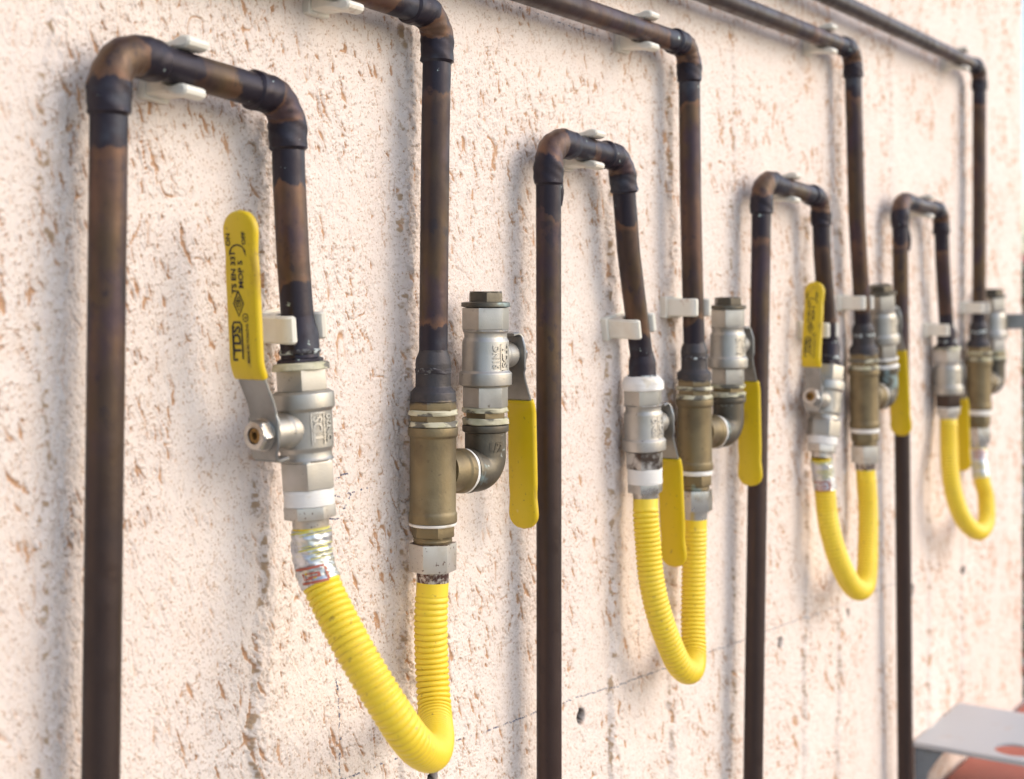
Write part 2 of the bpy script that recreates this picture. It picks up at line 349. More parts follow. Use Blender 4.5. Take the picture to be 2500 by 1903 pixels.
    def line(pts, v=.9, wob=.0006, r_=.0007, keep=.62):
        P = [PX(a, b, 0) for a, b in pts]; xs = []; zs = []
        for a, b in zip(P[:-1], P[1:]):
            k = max(3, int((b - a).length / .0006)); s = np.linspace(0, 1, k); xs.append(a.x + (b.x - a.x) * s); zs.append(a.z + (b.z - a.z) * s)
        xs = np.concatenate(xs); zs = np.concatenate(zs); k = len(xs)
        wv = np.interp(np.arange(k), np.arange(0, k + 12, 12), rng.normal(0, wob, len(np.arange(0, k + 12, 12))))
        gap = np.interp(np.arange(k), np.arange(0, k + 5, 5), rng.random(len(np.arange(0, k + 5, 5)))) < keep
        stamp(pen, (xs + wv)[gap], (zs + wv * .7)[gap], np.full(gap.sum(), r_), np.full(gap.sum(), v))
    line([(823, 1610), (829, 1760), (831, 1903), (834, 2050)]); line([(760, 1930), (855, 1896), (983, 1847), (1108, 1811), (1150, 1796)], keep=.45)
    line([(1180, 1788), (1388, 1710), (1609, 1637), (1890, 1535), (2100, 1460), (2300, 1375)], keep=.8)
    line([(1552, 1330), (1556, 1520), (1560, 1700)], .7); line([(1112, 1560), (1108, 1640), (1098, 1740)], .6, keep=.45)
    line([(1240, 10), (1340, 45), (1467, 92)], .7, keep=.5); line([(1870, 668), (1960, 674), (2060, 682)], .5)
    line([(822, 1172), (838, 1158), (853, 1155)], .9); line([(818, 1212), (855, 1208), (870, 1200), (900, 1192)], .9); line([(862, 1205), (846, 1235), (838, 1258)], .9); line([(806, 1262), (822, 1270), (832, 1265)], .9)
    # sheet fine near the camera, coarser further along
    xs = np.arange(-420, 2495.1, 2.35); ys = np.arange(-200, 2200, 2.5); xs[-1] = 2495
    Zd = F * (CAMN / CT) / (XV - xs); tv = (xs - CX) / F * Zd * ST + Zd * CT
    zv = ZC - (ys[:, None] - HZ) / F * Zd[None, :]; TV = np.broadcast_to(tv, zv.shape)
    out = np.zeros(zv.shape, bool)
    def rows(edge, target, n, down):
        k = (np.arange(1, n + 1) / n)[:, None] ** 1.3; r_ = edge[None, :] * (1 - k) + target * k; return r_ if down else r_[::-1]
    tp, bt = rows(zv[0], ZC + 1.9, 90, False), rows(zv[-1], 0.0, 160, True)
    zv = np.concatenate([tp, zv, bt]); TV = np.broadcast_to(tv, zv.shape); out = np.concatenate([np.ones(tp.shape, bool), out, np.ones(bt.shape, bool)])
    tl_ = tv[0] - (np.arange(1, 201)[::-1] / 200) ** 1.2 * 1.3
    TV = np.concatenate([np.broadcast_to(tl_, (len(zv), 200)), TV], 1); zv = np.concatenate([np.broadcast_to(zv[:, :1], (len(zv), 200)), zv], 1); out = np.concatenate([np.ones((len(zv), 200), bool), out], 1)
    def fold(a, lo, hi): m_ = (a - lo) % (2 * (hi - lo)); return lo + np.where(m_ > hi - lo, 2 * (hi - lo) - m_, m_)
    fi = np.clip((fold(TV, t0, t1) - t0) / res, 0, nx - 1.01); fj = np.clip((fold(zv, z0, z1) - z0) / res, 0, nz - 1.01); i = fi.astype(int); j = fj.astype(int); u = fi - i; v = fj - j
    def samp(A): return (A[j, i] * (1 - u) + A[j, i + 1] * u) * (1 - v) + (A[j + 1, i] * (1 - u) + A[j + 1, i + 1] * u) * v
    h = samp(H); ny_, nx_ = h.shape
    co = np.stack([TV, -h, zv], -1).reshape(-1, 3).astype(np.float32)
    idx = np.arange(ny_ * nx_).reshape(ny_, nx_); a = idx[:-1, :-1]; b = idx[:-1, 1:]; c = idx[1:, 1:]; d = idx[1:, :-1]
    f = np.stack([a, d, c, b], -1).reshape(-1, 4).astype(np.int32)
    me = bpy.data.meshes.new('render_coat'); me.vertices.add(len(co)); me.vertices.foreach_set('co', co.ravel())
    me.loops.add(f.size); me.loops.foreach_set('vertex_index', f.ravel()); me.polygons.add(len(f))
    me.polygons.foreach_set('loop_start', np.arange(0, f.size, 4, dtype=np.int32))
    me.polygons.foreach_set('use_smooth', np.ones(len(f), bool)); me.update(calc_edges=True); me.materials.append(MAT['wall'])
    for k, A in (('pit_tan', mark), ('pencil', pen), ('hole', hole), ('seam_brown', seam_brown)):
        at = me.attributes.new(k, 'FLOAT', 'POINT'); at.data.foreach_set('value', (samp(A) * (~out if k in ('pencil', 'hole') else 1)).ravel().astype(np.float32))
    r = thing('wall', 'cream textured wall with tan drag marks that carries all the pipes', 'wall', (t0, 0, 0))
    o = bpy.data.objects.new('render_coat', me); COL.objects.link(o); o.parent = r; o.location = (-t0, 0, 0)
    mb = MB(); box(mb, Vector((0, 0, 0)), T, -N, U, (-3.0, .016, .002), (t1 - .0005, .24, 4.6), .004); mb.build('wall_core', MAT['wall'], r)
build_wall()

# ------------------------------------------------------------------ pipes
def soot_along(q, joints, reach):
    a = np.zeros(len(q))
    for j in joints: a = np.maximum(a, np.clip(1.25 - np.abs(q - j) / reach, 0, 1.2))
    return a
def elbow_joint(root, Q, q, mid, half, r0, sock=.017, seed=0):
    lo, hi = mid - half - sock, mid + half + sock; sel = (q >= lo) & (q <= hi); Qs = Q[sel]; qs = q[sel]
    e = np.minimum(qs - qs[0], qs[-1] - qs); rad = r0 + .0019 * np.clip(e / .0012, .0, 1) ** .5 + .0001
    rad = rad - .0006 * np.clip((e - sock) / .006, 0, 1)
    rr = random.Random(seed); a1, a2, a3 = (rr.uniform(0, 6.28) for _ in range(3))
    lump = lambda i, an: (.00034 * math.sin(2 * an + a1 + qs[i] * 260) + .00024 * math.sin(5 * an + qs[i] * 700 + a2) + (.0016 * max(0, math.cos(an - a3)) ** 8 * math.exp(-((qs[i] - qs[-1] + .002) / .0035) ** 2)))
    at = np.clip(1.3 - np.clip(e - 0.004, 0, 1) / (sock + half * .5) * 1.25, 0, 1.2)
    mb = MB(); tube(mb, Qs, rad, 40, at, (True, True), lump); return mb.build('elbow_joint', MAT['copper_fitting'], root)
def pipe_run(pts, R_, label, rr=.011, extra=(), mat='copper', group='copper gas pipes bent over on the wall', joints=True, seed=0):
    base = Vector(min(pts, key=lambda p: p.z))
    root = thing('copper_pipe', label, 'pipe', base, group)
    Q, q, mids, half = bend(pts, R_); js = [m_ for m_ in mids] + [q[-1]] if joints else []
    dj = np.full(len(q), 9.0)
    for m_, h_ in zip(mids, half): dj = np.minimum(dj, np.clip(np.abs(q - m_) - h_ - .016, 0, 9))
    dj = np.minimum(dj, np.clip((q[-1] - q) - .002, 0, 9))
    at = np.where(dj < .038, 1.2 - dj / .032, np.clip(-(dj - .038), -1, 0))        # below zero: metres away from the scorched part
    mb = MB(); tube(mb, Q, np.full(len(q), rr), 40, at); mb.build('pipe', MAT[mat], root)
    for k, (m_, h_) in enumerate(zip(mids, half)): elbow_joint(root, Q, q, m_, h_, rr, seed=seed + k)
    return root

UN = [  # measured on the photograph, one entry per assembly from the left
 dict(s=1.0,  UL=(268, 117), UB=(244, 2060), UR=(700, 243), leg=[(706, 443, .030), (716, 640, .033)], v1=((734, 893, .037), (753, 1192, .042)),
      LT=(1069, 38), LV=[(1063, 330)], LLs=.33, B=(1057, 1150), V2x=1185, nut=55, flip=True, up=True),
 dict(s=1.0,  UL=(1339, 342), UB=(1341, 2060), UR=(1517, 388), leg=[(1535, 620)], v1=((1569, 942), (1574, 1142)),
      LT=(1682, 113), LV=[(1686, 495)], LLs=.335, B=(1696, 1054), V2x=1778, nut=60, flip=False, up=False),
 dict(s=1.07, UL=(1860, 441), UB=(1836, 2060), UR=(2003, 483), leg=[(2007, 620)], v1=((2021, 893), (2009, 1066)),
      LT=(2081, 122), LV=[(2092, 540)], LLs=.385, B=(2110, 968), V2x=2161, nut=61, flip=True, up=True),
 dict(s=1.11, UL=(2197, 489), UB=(2212, 2060), UR=(2297, 516), leg=[(2301, 640)], v1=((2312, 849), (2315, 992)),
      LT=(2391, 166), LV=[(2391, 500)], LLs=.47, B=(2390, 936), V2x=2427, nut=66, flip=False, up=False),
]
ordn = ['first', 'second', 'third', 'fourth']
wo = ['leftmost and nearest', 'second from the left', 'third from the left', 'rightmost and farthest']

# ------------------------------------------------------------------ fittings
def text_mesh(s, size, ext=0.0):
    cu = bpy.data.curves.new('lettering', 'FONT'); cu.body = s; cu.size = size; cu.extrude = ext; cu.align_x = 'CENTER'; cu.align_y = 'CENTER'; cu.resolution_u = 3; cu.offset = size * .032
    o = bpy.data.objects.new('lettering', cu); COL.objects.link(o); bpy.context.view_layer.update()
    dg = bpy.context.evaluated_depsgraph_get(); me = bpy.data.meshes.new_from_object(o.evaluated_get(dg))
    v = [tuple(q.co) for q in me.vertices]; f = [tuple(p.vertices) for p in me.polygons]
    bpy.data.objects.remove(o); bpy.data.meshes.remove(me); bpy.data.curves.remove(cu); return v, f
def strokes(lines, wd):
    """flat strips in x,y -> verts, faces"""
    v = []; f = []
    for ln in lines:
        P = [Vector((p[0], p[1])) for p in ln]; n = len(P); b = len(v)
        for i in range(n):
            d = (P[min(i + 1, n - 1)] - P[max(i - 1, 0)]).normalized(); nn = Vector((-d.y, d.x)) * wd / 2
            v += [(P[i].x + nn.x, P[i].y + nn.y, 0), (P[i].x - nn.x, P[i].y - nn.y, 0)]
        for i in range(n - 1): f.append((b + 2 * i, b + 2 * i + 1, b + 2 * i + 3, b + 2 * i + 2))
    return v, f
def place(mb, vf, fn):
    mb.add([fn(p) for p in vf[0]], vf[1])
def valve_body_prof(r):   # fraction of length from the flange end -> radius (mm), kind
    return [(0, 15.5, 1), (0, 19.6, 1), (.215, 19.6, 1), (.235, 18.6, 0), (.255, 17.4, 0), (.30, 17.2, 0), (.335, 18.8, 0), (.63, 19.0, 0), (.655, 21.2, 0), (.775, 21.2, 0), (.795, 18.0, 0), (.80, 18.9, 1), (1.0, 18.9, 1), (1.0, 15, 1)]
def ball_valve(a, b, sgn, hdir, sc, label, size_txt, flip, group, plug=None, ls=1.0, gw=1.0, print_=True, stem_f=.49, soot_groove=None, boltlab=None):
    """a..b ends of the body axis (a = end with the plain hexagon). sgn: the stem points along sgn*T. hdir: direction of the lever."""
    a = Vector(a); b = Vector(b); Ln = (b - a).length; ax = (b - a).normalized(); mm = .001 * sc
    low = a if a.z < b.z else b; root = thing('ball_valve', label, 'valve', low, group)
    mb = MB(); lathe(mb, [(f_ * Ln, r_ * mm, k) for f_, r_, k in valve_body_prof(1)], a, ax, N, 48, .0006, R(12), soot_groove=soot_groove)
    st = T * sgn; c = a + ax * Ln * stem_f
    st = (st - ax * st.dot(ax)).normalized()
    d0 = .0385 * sc
    lathe(mb, [(.010, .0125 * sc, 0), (.020, .0122 * sc, 0), (.0222, .0108 * sc, 0), (d0 - .004, .0104 * sc, 0), (d0 - .003, .0085 * sc, 0), (d0 + .001, .0085 * sc, 0)], c, st, ax, 32, .0012)
    mb.build('body', MAT['nickel'], root)
    # raised lettering on the side that faces away from the wall
    rt = .01895 * sc; up = ax if (ax.z > 0) == (not flip) else -ax
    up = U if flip else -U; up = (ax * ax.dot(up)).normalized(); side = up.cross(N).normalized(); nn = side.cross(up).normalized()
    tb = MB()
    def wrap(dx, dy):
        def fn(p):
            u_, v_, e_ = p[0] + dx, p[1] + dy + (.002 if flip else -.0050), p[2]; an = -v_ / rt
            return c + up * (u_ ) + (nn * math.cos(an + .0) - side * math.sin(-an)) * (rt + .0002 + max(0, e_))
        return fn
    for s_, z_, dy in (('TDS', .0095, .0045), (size_txt, .0075, -.0050)):
        place(tb, text_mesh(s_, z_ * sc, .0005), wrap(0, dy))
    fr = strokes([[(-.010, .0005), (-.010, .0008)], [(-.0105, .0092), (.0105, .0092), (.0105, .0008)], [(-.0105, .0000), (.0105, .0000)]], .0009)
    fr = ([(x, y, .0005) for x, y, z in fr[0]], fr[1]); place(tb, fr, wrap(0, 0))
    tb.build('raised_lettering', MAT['nickel'], root, sharp=60)
    # lever: bent steel strip, hook at its tail
    h = (Vector(hdir) - st * st.dot(Vector(hdir))).normalized(); wv = st.cross(h).normalized()
    path = [(-.012, -.0165), (-.003, -.0175), (.0005, -.0150), (.0005, .0), (.0005, .013), (.003, .021), (.0115, .038), (.0150, .046), (.0158, .07), (.0182, .135)]
    pp, ql, _, _ = bend([c + st * (d0 + x * sc) + h * (y * sc * ls) for x, y in path], .003 * sc, .0025)
    def wl(y): return .0118 if y > .012 else (.0132 - .0035 * max(0, -y - .006) / .0115)
    v = []; nP = len(pp); th = .0012 * sc
    for i in range(nP):
        P = Vector(pp[i]); d = (Vector(pp[min(i + 1, nP - 1)]) - Vector(pp[max(i - 1, 0)])).normalized(); nr = wv.cross(d).normalized()
        y = (P - c).dot(h) / sc; hw = wl(y) * sc * gw
        b_ = th * .5
        for (u_, t_) in ((-hw, -th + b_), (-hw + b_, -th), (hw - b_, -th), (hw, -th + b_), (hw, th - b_), (hw - b_, th), (-hw + b_, th), (-hw, th - b_)): v.append(P + wv * u_ + nr * t_)
    lb = MB().add(v, grid_faces(nP, 8)); lb.build('lever', MAT['steel'], root)
    # grip
    gp, gq, _, _ = bend([c + st * (d0 + x * sc) + h * (y * sc * ls) for x, y in [(.0113, .0375), (.0150, .0460), (.0190, .1450)]], .012 * sc, .0015)
    v = []; nP = len(gp); Lg = gq[-1]
    for i in range(nP):
        P = Vector(gp[i]); d = (Vector(gp[min(i + 1, nP - 1)]) - Vector(gp[max(i - 1, 0)])).normalized(); nr = wv.cross(d).normalized()
        l = gq[i] / Lg; hw = .0138 + .0006 * math.exp(-((l - .89) / .07) ** 2) - .0006 * math.exp(-((l - .74) / .06) ** 2)
        e = (Lg - gq[i]) / sc
        if e < .0136: hw *= math.sqrt(max(0, 1 - (1 - e / .0136) ** 2.3))
        tk = .0031
        if e < .003: tk *= math.sqrt(max(.02, 1 - (1 - e / .003) ** 2))
        if gq[i] < .0012: tk *= .8; hw *= .97
        hw = max(hw * gw, .0008) * sc; tk *= sc
        for j in range(24):
            an = 2 * math.pi * j / 24; cu, su = math.cos(an), math.sin(an)
            u_ = hw - tk; x_ = (u_ if cu > 0 else -u_) * (1 if abs(cu) > .02 else 0) + tk * cu if u_ > 0 else hw * cu
            v.append(P + wv * x_ + nr * tk * su)
    gb = MB().add(v, grid_faces(nP, 24)); gr = gb.build('grip', MAT['grip'], root, sharp=70)
    if print_:
        # printed on the outer face; reads from the bottom up, u = along, vv = across
        g0 = c + st * (d0 + (.0150 - .0019 + .0034) * sc); ru = h * ls + st * .0404; across = st.cross(ru).normalized()
        pb = MB(); fn = lambda du, dv: (lambda p: g0 + ru * (du + p[0]) * sc + across * (dv + .0008 + p[1] * .92) * sc * gw)
        place(pb, text_mesh('ON', .0052), fn(.1262, .0075)); place(pb, text_mesh('OFF', .0048), fn(.1268, -.0060))
        place(pb, text_mesh('TS EN 331', .0062), fn(.1052, .0040)); place(pb, text_mesh('MOP 5', .0062), fn(.1040, -.0022))
        arc = [(.1175 + .0052 * math.sin(t_), .0070 * math.cos(t_)) for t_ in np.linspace(R(5), R(175), 17)]
        place(pb, strokes([arc], .0010), fn(0, 0))
        for sg in (1, -1): pb.add([fn(0, 0)((.1195, sg * .0076, 0)), fn(0, 0)((.1195, sg * .0055, 0)), fn(0, 0)((.1150, sg * .0079, 0))], [(0, 1, 2)])
        dm = [(.0935, 0), (.0855, .0046), (.0775, 0), (.0855, -.0046), (.0935, 0)]; place(pb, strokes([dm], .0012), fn(0, .001))
        dm = [(.0900, 0), (.0855, .0026), (.0810, 0), (.0855, -.0026), (.0900, 0)]; place(pb, strokes([dm], .0007), fn(0, .001)); place(pb, text_mesh('TSE', .0032), fn(.0855, .001))
        bx = [(.0500, .0064), (.0708, .0064), (.0735, .0050), (.0735, -.0008), (.0716, -.0024)]; place(pb, strokes([bx, [(.0500, -.0024), (.0720, -.0024)]], .0014), fn(0, .0014)); place(pb, strokes([[(.0494, .0068), (.0494, .0024)]], .0014), fn(0, .0014))
        place(pb, text_mesh('TDS', .0104), fn(.0618, .0036)); place(pb, text_mesh('MADE IN TÜRKİYE', .0030), fn(.0600, -.0058))
        ci = [(.0765 + .0025 * math.cos(t_), -.0048 + .0025 * math.sin(t_)) for t_ in np.linspace(0, 6.2832, 17)]; place(pb, strokes([ci], .0006), fn(0, 0)); place(pb, text_mesh('R', .0030), fn(.0765, -.0048))
        pb.build('print', MAT['ink'], gr, sharp=0)
    nb = MB(); n0 = c + st * (d0 + .0015 * sc)
    lathe(nb, [(0, .0108 * sc, 0), (.0012, .0108 * sc, 0), (.0013, .0105 * sc, 1), (.0072, .0105 * sc, 1), (.0090, .0086 * sc, 0), (.0090, .0054 * sc, 0), (.0060, .0050 * sc, 0)], n0, st, ax, 48, .0004, R(20), cap=(True, False)); nt_ = nb.build('nut', MAT['bright_steel'], root)
    bb = MB(); lathe(bb, [(.002, .0050 * sc, 0), (.0078, .0050 * sc, 0), (.0082, .0044 * sc, 0), (.0082, .0024 * sc, 0), (.0050, .0021 * sc, 0)], n0, st, ax, 24, .0003); bb.build('bolt_end', MAT['bolt'], nt_)
    if plug:
        pb = MB(); p0 = a; pax = -ax
        lathe(pb, [(.0, .0155 * sc), (.0008, .0195 * sc), (.0008, .0197 * sc), (.0042 * sc, .0197 * sc), (.0050 * sc, .0150 * sc), (.0050 * sc, .0150 * sc, 1), (.0120 * sc, .0150 * sc, 1), (.0132 * sc, .0128 * sc, 0), (.0132 * sc, .0110 * sc), (.0122 * sc, .0104 * sc)], p0, pax, N, 48, .0005, R(8))
        pb.build('plug', MAT['dark_brass'], root)
    return root, c

def clip(center, along, opening, label, sc=1.0, metal=False):
    """pipe clip: U open away from the wall; along = pipe direction, its foot on the wall"""
    al = Vector(along).normalized(); ox = Vector(opening).normalized(); sd = al.cross(ox).normalized()
    pn = Vector(center).dot(N); ys = pn / PN
    root = thing('pipe_clip', label, 'pipe clip', Vector(center) - ox * pn, 'plastic pipe clips on the wall')
    out = [(-.0160, .000), (-.0160, .0200), (-.0170, .0270), (-.0184, .0310), (-.0190, .0345), (-.0187, .0378), (-.0172, .0404), (-.0150, .0412), (-.0128, .0402), (-.0114, .0378), (-.0110, .0345)]
    inn = [(-.0116 * math.cos(t_), .028 - .0116 * math.sin(t_)) for t_ in np.linspace(R(-14), R(194), 22)]
    right = [(-x, y) for x, y in reversed(out)]
    poly = out[::-1][::-1] + inn + right
    poly = [(x, y) for x, y in poly]
    # orientation: make outline counter-clockwise
    ar = sum(poly[i][0] * poly[(i + 1) % len(poly)][1] - poly[(i + 1) % len(poly)][0] * poly[i][1] for i in range(len(poly)))
    if ar < 0: poly = poly[::-1]
    mb = MB(); o = Vector(center) - ox * pn
    hw = .0092 * sc
    extrude(mb, [(x * sc, y + (pn - PN) * min(1, y / .018)) for x, y in poly], o, sd, ox, al, -hw, hw, .0014)
    mb.build('cradle', MAT['plastic'], root)
    fb = MB(); box(fb, o, sd, ox, al, (-.0185 * sc, -.002, -hw - .0020), (.0185 * sc, .0065, hw + .0020), .001); fb.build('foot', MAT['plastic'], root)
    return root

def lead(profile, mat, name, root, o, ax, rag=0, soot_groove=None, bev=.0005, ph=0.0, label=None):
    mb = MB(); lathe(mb, profile, o, ax, N, 48, bev, ph, rag, soot_groove); return mb.build(name, MAT[mat], root, label=label)

def catmull(P, n=24):
    P = [Vector(p) for p in P]; P = [P[0] * 2 - P[1]] + P + [P[-1] * 2 - P[-2]]; out = []
    for i in range(1, len(P) - 2):
        for k in range(n):
            t = k / n; a, b, c, d = P[i - 1:i + 3]
            out.append(.5 * ((2 * b) + (c - a) * t + (2 * a - 5 * b + 4 * c - d) * t * t + (3 * b - a - 3 * c + d) * t ** 3))
    out.append(P[-2]); return out
def hose(pts, label, r=.0122, labels=(), pitch=.0046, n1=None, n2=None, amp=.00120):
    C = catmull(pts); L = [0]
    for i in range(1, len(C)): L.append(L[-1] + (C[i] - C[i - 1]).length)
    La = np.array(L); n = int(L[-1] / (pitch / 8)); q = np.linspace(0, L[-1], n)
    A = np.array([list(p) for p in C]); Q = np.stack([np.interp(q, La, A[:, k]) for k in range(3)], 1)
    root = thing('gas_hose', label, 'hose', Vector(Q[Q[:, 2].argmin()]), 'yellow corrugated gas hoses')
    end = np.minimum(q, L[-1] - q); on = np.clip((end - .009) / .004, 0, 1)
    wv = np.abs(np.cos(np.pi * q / pitch)); wv = 1 - (1 - wv) ** 1.0
    rad = r + on * amp * (np.sqrt(np.clip(1 - (2 * ((q / pitch) % 1) - 1) ** 2, 0, 1)) * 1.6 - 1.05)
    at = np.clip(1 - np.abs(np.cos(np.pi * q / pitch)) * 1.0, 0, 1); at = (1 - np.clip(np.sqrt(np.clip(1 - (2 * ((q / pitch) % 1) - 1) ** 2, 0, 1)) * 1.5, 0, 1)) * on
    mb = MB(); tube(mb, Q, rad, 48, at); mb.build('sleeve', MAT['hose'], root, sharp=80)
    for (l0, l1, sc_) in labels:
        sel = (q >= l0) & (q <= l1); Qs = Q[sel]; qs = q[sel]
        rl = np.full(sel.sum(), r + .0012) + .0002 * np.sin(qs / pitch * 2 * np.pi)
        mb = MB(); ph = [random.uniform(0, 6) for _ in range(4)]
        tube(mb, Qs, rl, 64, None, (True, True), lambda i, an: .0005 * math.sin(3 * an + qs[i] * 220 + ph[0]) * math.sin(qs[i] * 150 + ph[1]) + .00025 * math.sin(11 * an + qs[i] * 800 + ph[2]))
        fo = mb.build('foil_label', MAT['foil'], root, sharp=50)
        mid = .5 * (qs[0] + qs[-1]); ln = qs[-1] - qs[0]
        d = (Vector(Qs[-1]) - Vector(Qs[0])).normalized(); o_ = Vector(Qs[0]); fr_ = (Vector(camo.location) - o_); fr_ = (fr_ - d * fr_.dot(d)).normalized(); sdv = d.cross(fr_)
        def wr(p):      # p: x along the hose, y around
            s_ = min(max(p[0], 0), ln); k = int(s_ / ln * (len(Qs) - 1)); an = p[1] / (r + .0018)
            return Vector(Qs[k]) + (fr_ * math.cos(an) + sdv * math.sin(an)) * (r + .0021)
        def rect(x0, x1, y0, y1):
            v = []; f = []; k = max(2, int((y1 - y0) / .001)); kk = max(2, int((x1 - x0) / .001))
            for i in range(kk + 1):
                for j in range(k + 1): v.append((x0 + (x1 - x0) * i / kk, y0 + (y1 - y0) * j / k, 0))
            for i in range(kk):
                for j in range(k): a = i * (k + 1) + j; f.append((a, a + 1, a + k + 2, a + k + 1))
            return v, f
        rb = MB()
        for R_ in ((.66, .70, -.006, .016), (.92, .965, -.006, .013), (.70, .93, -.0075, -.0055), (.76, .79, -.002, .007), (.83, .86, -.002, .007), (.79, .83, -.002, 0), (.86, .88, .004, .009), (.76, .88, .009, .0105)):
            place(rb, rect(R_[0] * ln, R_[1] * ln, R_[2], R_[3]), wr)
        rb.build('red_print', MAT['red_print'], fo, sharp=0)
        yb = MB()
        for x0 in (.05, .10, .30, .35, .42, .47, .53): place(yb, rect(x0 * ln, (x0 + .022) * ln, -.016 + .004 * math.sin(x0 * 40), .004 + .006 * math.sin(x0 * 23)), wr)
        place(yb, rect(.02 * ln, .05 * ln, -.017, .018), wr); yb.build('yellow_print', MAT['yellow_print'], fo, sharp=0)
    # end nuts
    for (prof, o_, ax_, nm, mt, so) in (n1 or []) + (n2 or []):
        lead(prof, mt, nm, root, o_, ax_, soot_groove=so, ph=R(17))
    return root

GV = 'ball valves with yellow levers'
for k, u in enumerate(UN):
    s = u['s']; mm = .001 * s
    # ---- the inverted U
    top, bot = PX(*u['v1'][0]), PX(*u['v1'][1]); ax1 = (top - bot).normalized()      # up
    jend = top + ax1 * .0125 * s
    ub = PX(*u['UB']); ud = (ub - PX(*u['UL'])).normalized()
    pts = [ub + ud * ((ub.z - .04) / -ud.z), PX(*u['UL']), PX(*u['UR'])] + [PX(*p) for p in u['leg']] + [jend + ax1 * .012]
    rp = pipe_run(pts, .0215, ['thick brown copper pipe looped over the leftmost valve, highest of the four loops', 'looped copper pipe with black solder lump, between the first two tall brass assemblies',
        'looped copper pipe whose leg drops to the valve with the small raised yellow lever', 'smallest looped copper pipe, farthest along the wall'][k], .011, seed=10 * k)
    # bell and flange at the bottom of the leg
    ab = MB(); H_ = lambda z: z * s
    lathe(ab, [(-.0010, .0160 * s, 0), (.0, .0165 * s, 1), (.0045 * s, .0165 * s, 1), (.0052 * s, .0130 * s, 0), (.0200 * s, .0134 * s, 0), (.0245 * s, .0128 * s, 0), (.0310 * s, .01135, 0), (.0330 * s, .0110, 0)], top + ax1 * .0, ax1, N, 48, .0008, 0, .00025, soot_groove=lambda h, an: 1.0)
    ab.build('solder_socket', MAT['copper'], rp)
    rb = MB(); lathe(rb, [(.0075 * s, .0130 * s), (.0082 * s, .0140 * s), (.0100 * s, .0142 * s), (.0112 * s, .0131 * s)], top, ax1, N, 48, .0004, 0, .0004); rb.build('flux_crust', MAT['solder'], rp)
    if k in (1, 3):
        o_ = PX(*[(1366, 470, .034), (2218, 590, .034)][k // 2]); bl = MB(); Qb, qb, _, _ = bend([o_ + U * .018 * s - T * .006, o_ + U * .004 - T * .001, o_ - U * .012 * s], .01, .002)
        tube(bl, Qb, [.0022 + .0022 * math.sin(math.pi * min(1, (i + .6) / len(qb))) for i in range(len(qb))], 12, [1.1] * len(qb)); bl.build('solder_drip', MAT['copper'], rp)
    # ---- long pipe with its run along the top
    B = PX(*u['B']); axL = (PX(*u['LV'][-1]) - B); axL = (axL.normalized() * .35 + U * .65).normalized()
    up0 = B + axL * .086 * s
    LTp = PX(*u['LT']); far = PX(u['LT'][0] - 330, u['LT'][1] - 330 * u['LLs']); hd = (far - LTp).normalized()
    pts = [LTp + hd * (1.4 if k else 1.1), LTp] + [PX(*p) for p in u['LV']] + [up0]
    rl = pipe_run(pts, .0215, ['tall copper pipe with scorched elbow dropping to the nearest brass tee', 'tall copper pipe dropping to the second brass tee, behind the tilted lever',
        'tall copper pipe dropping to the third brass tee, right of the small raised lever', 'rightmost tall copper pipe, dropping to the farthest brass tee'][k], .011, seed=10 * k + 5)
    ab = MB(); lathe(ab, [(-h_ * mm, r_ * mm if h_ < 88 else r_ * .001, kd) for h_, r_, kd in ((34, 16.5, 0), (34.4, 18.2, 1), (46.5, 18.2, 1), (47.5, 18.9, 1), (53.0, 18.9, 1), (54.5, 17.8, 0), (60.5, 17.6, 0), (65, 13.6, 0), (77, 13.4, 0), (82.5, 13.9, 0), (87, 13.0, 0), (91.5, 11.2, 0), (93, 11.0, 0))],
        B, -axL, N, 48, .0007, R(8), .00015, soot_groove=lambda h, an: min(1.1, max(0, (-h / mm - 44) / 18))); ab.build('threaded_adapter', MAT['brass'], rl)
    rb = MB(); lathe(rb, [(74.5 * mm, .0132 * s), (75.5 * mm, .0138 * s), (78.5 * mm, .0139 * s), (79.8 * mm, .0132 * s)], B, axL, N, 48, .0004, 0, .0005); rb.build('flux_crust', MAT['solder'], rl)
    pb = MB(); lathe(pb, [(34.2 * mm, .0180 * s), (34.6 * mm, .01885 * s), (38 * mm, .01860 * s), (38.6 * mm, .0178 * s)], B, axL, N, 60, .0005, 0, .00055)
    lathe(pb, [(43 * mm, .0178 * s), (43.6 * mm, .01875 * s), (46.6 * mm, .01885 * s), (47.3 * mm, .0178 * s)], B, axL, N, 60, .0005, 0, .00055); pb.build('joint_paste', MAT['paste'], rl)
    # ---- brass tee
    tr = thing('pipe_tee', ['aged brass tee nearest the camera, largest of the four', 'brass tee partly behind a lowered yellow lever, second from the left',
        'brass tee of the third assembly, with white tape under it', 'blurred brass tee farthest along the wall'][k], 'pipe fitting', B - axL * .04 * s, 'brass tees')
    V0 = PX(u['V2x'], u['B'][1], .034); br = (V0 - B); brl = br.length; brd = br.normalized()
    tb = MB(); lathe(tb, [(34 * mm, .0150 * s), (34 * mm, .0193 * s), (27.5 * mm, .0193 * s), (26 * mm, .0178 * s), (0, .0179 * s), (-31 * mm, .0178 * s), (-32.2 * mm, .0187 * s), (-39.3 * mm, .0188 * s), (-39.5 * mm, .015 * s)][::-1], B, axL, N, 56, .0009)
    lathe(tb, [(.012 * s, .0160 * s), (brl * .42, .0158 * s), (brl * .455, .0175 * s), (brl * .54, .0178 * s), (brl * .545, .014 * s)], B, brd, U, 48, .0008)
    tb.build('body', MAT['brass'], tr)
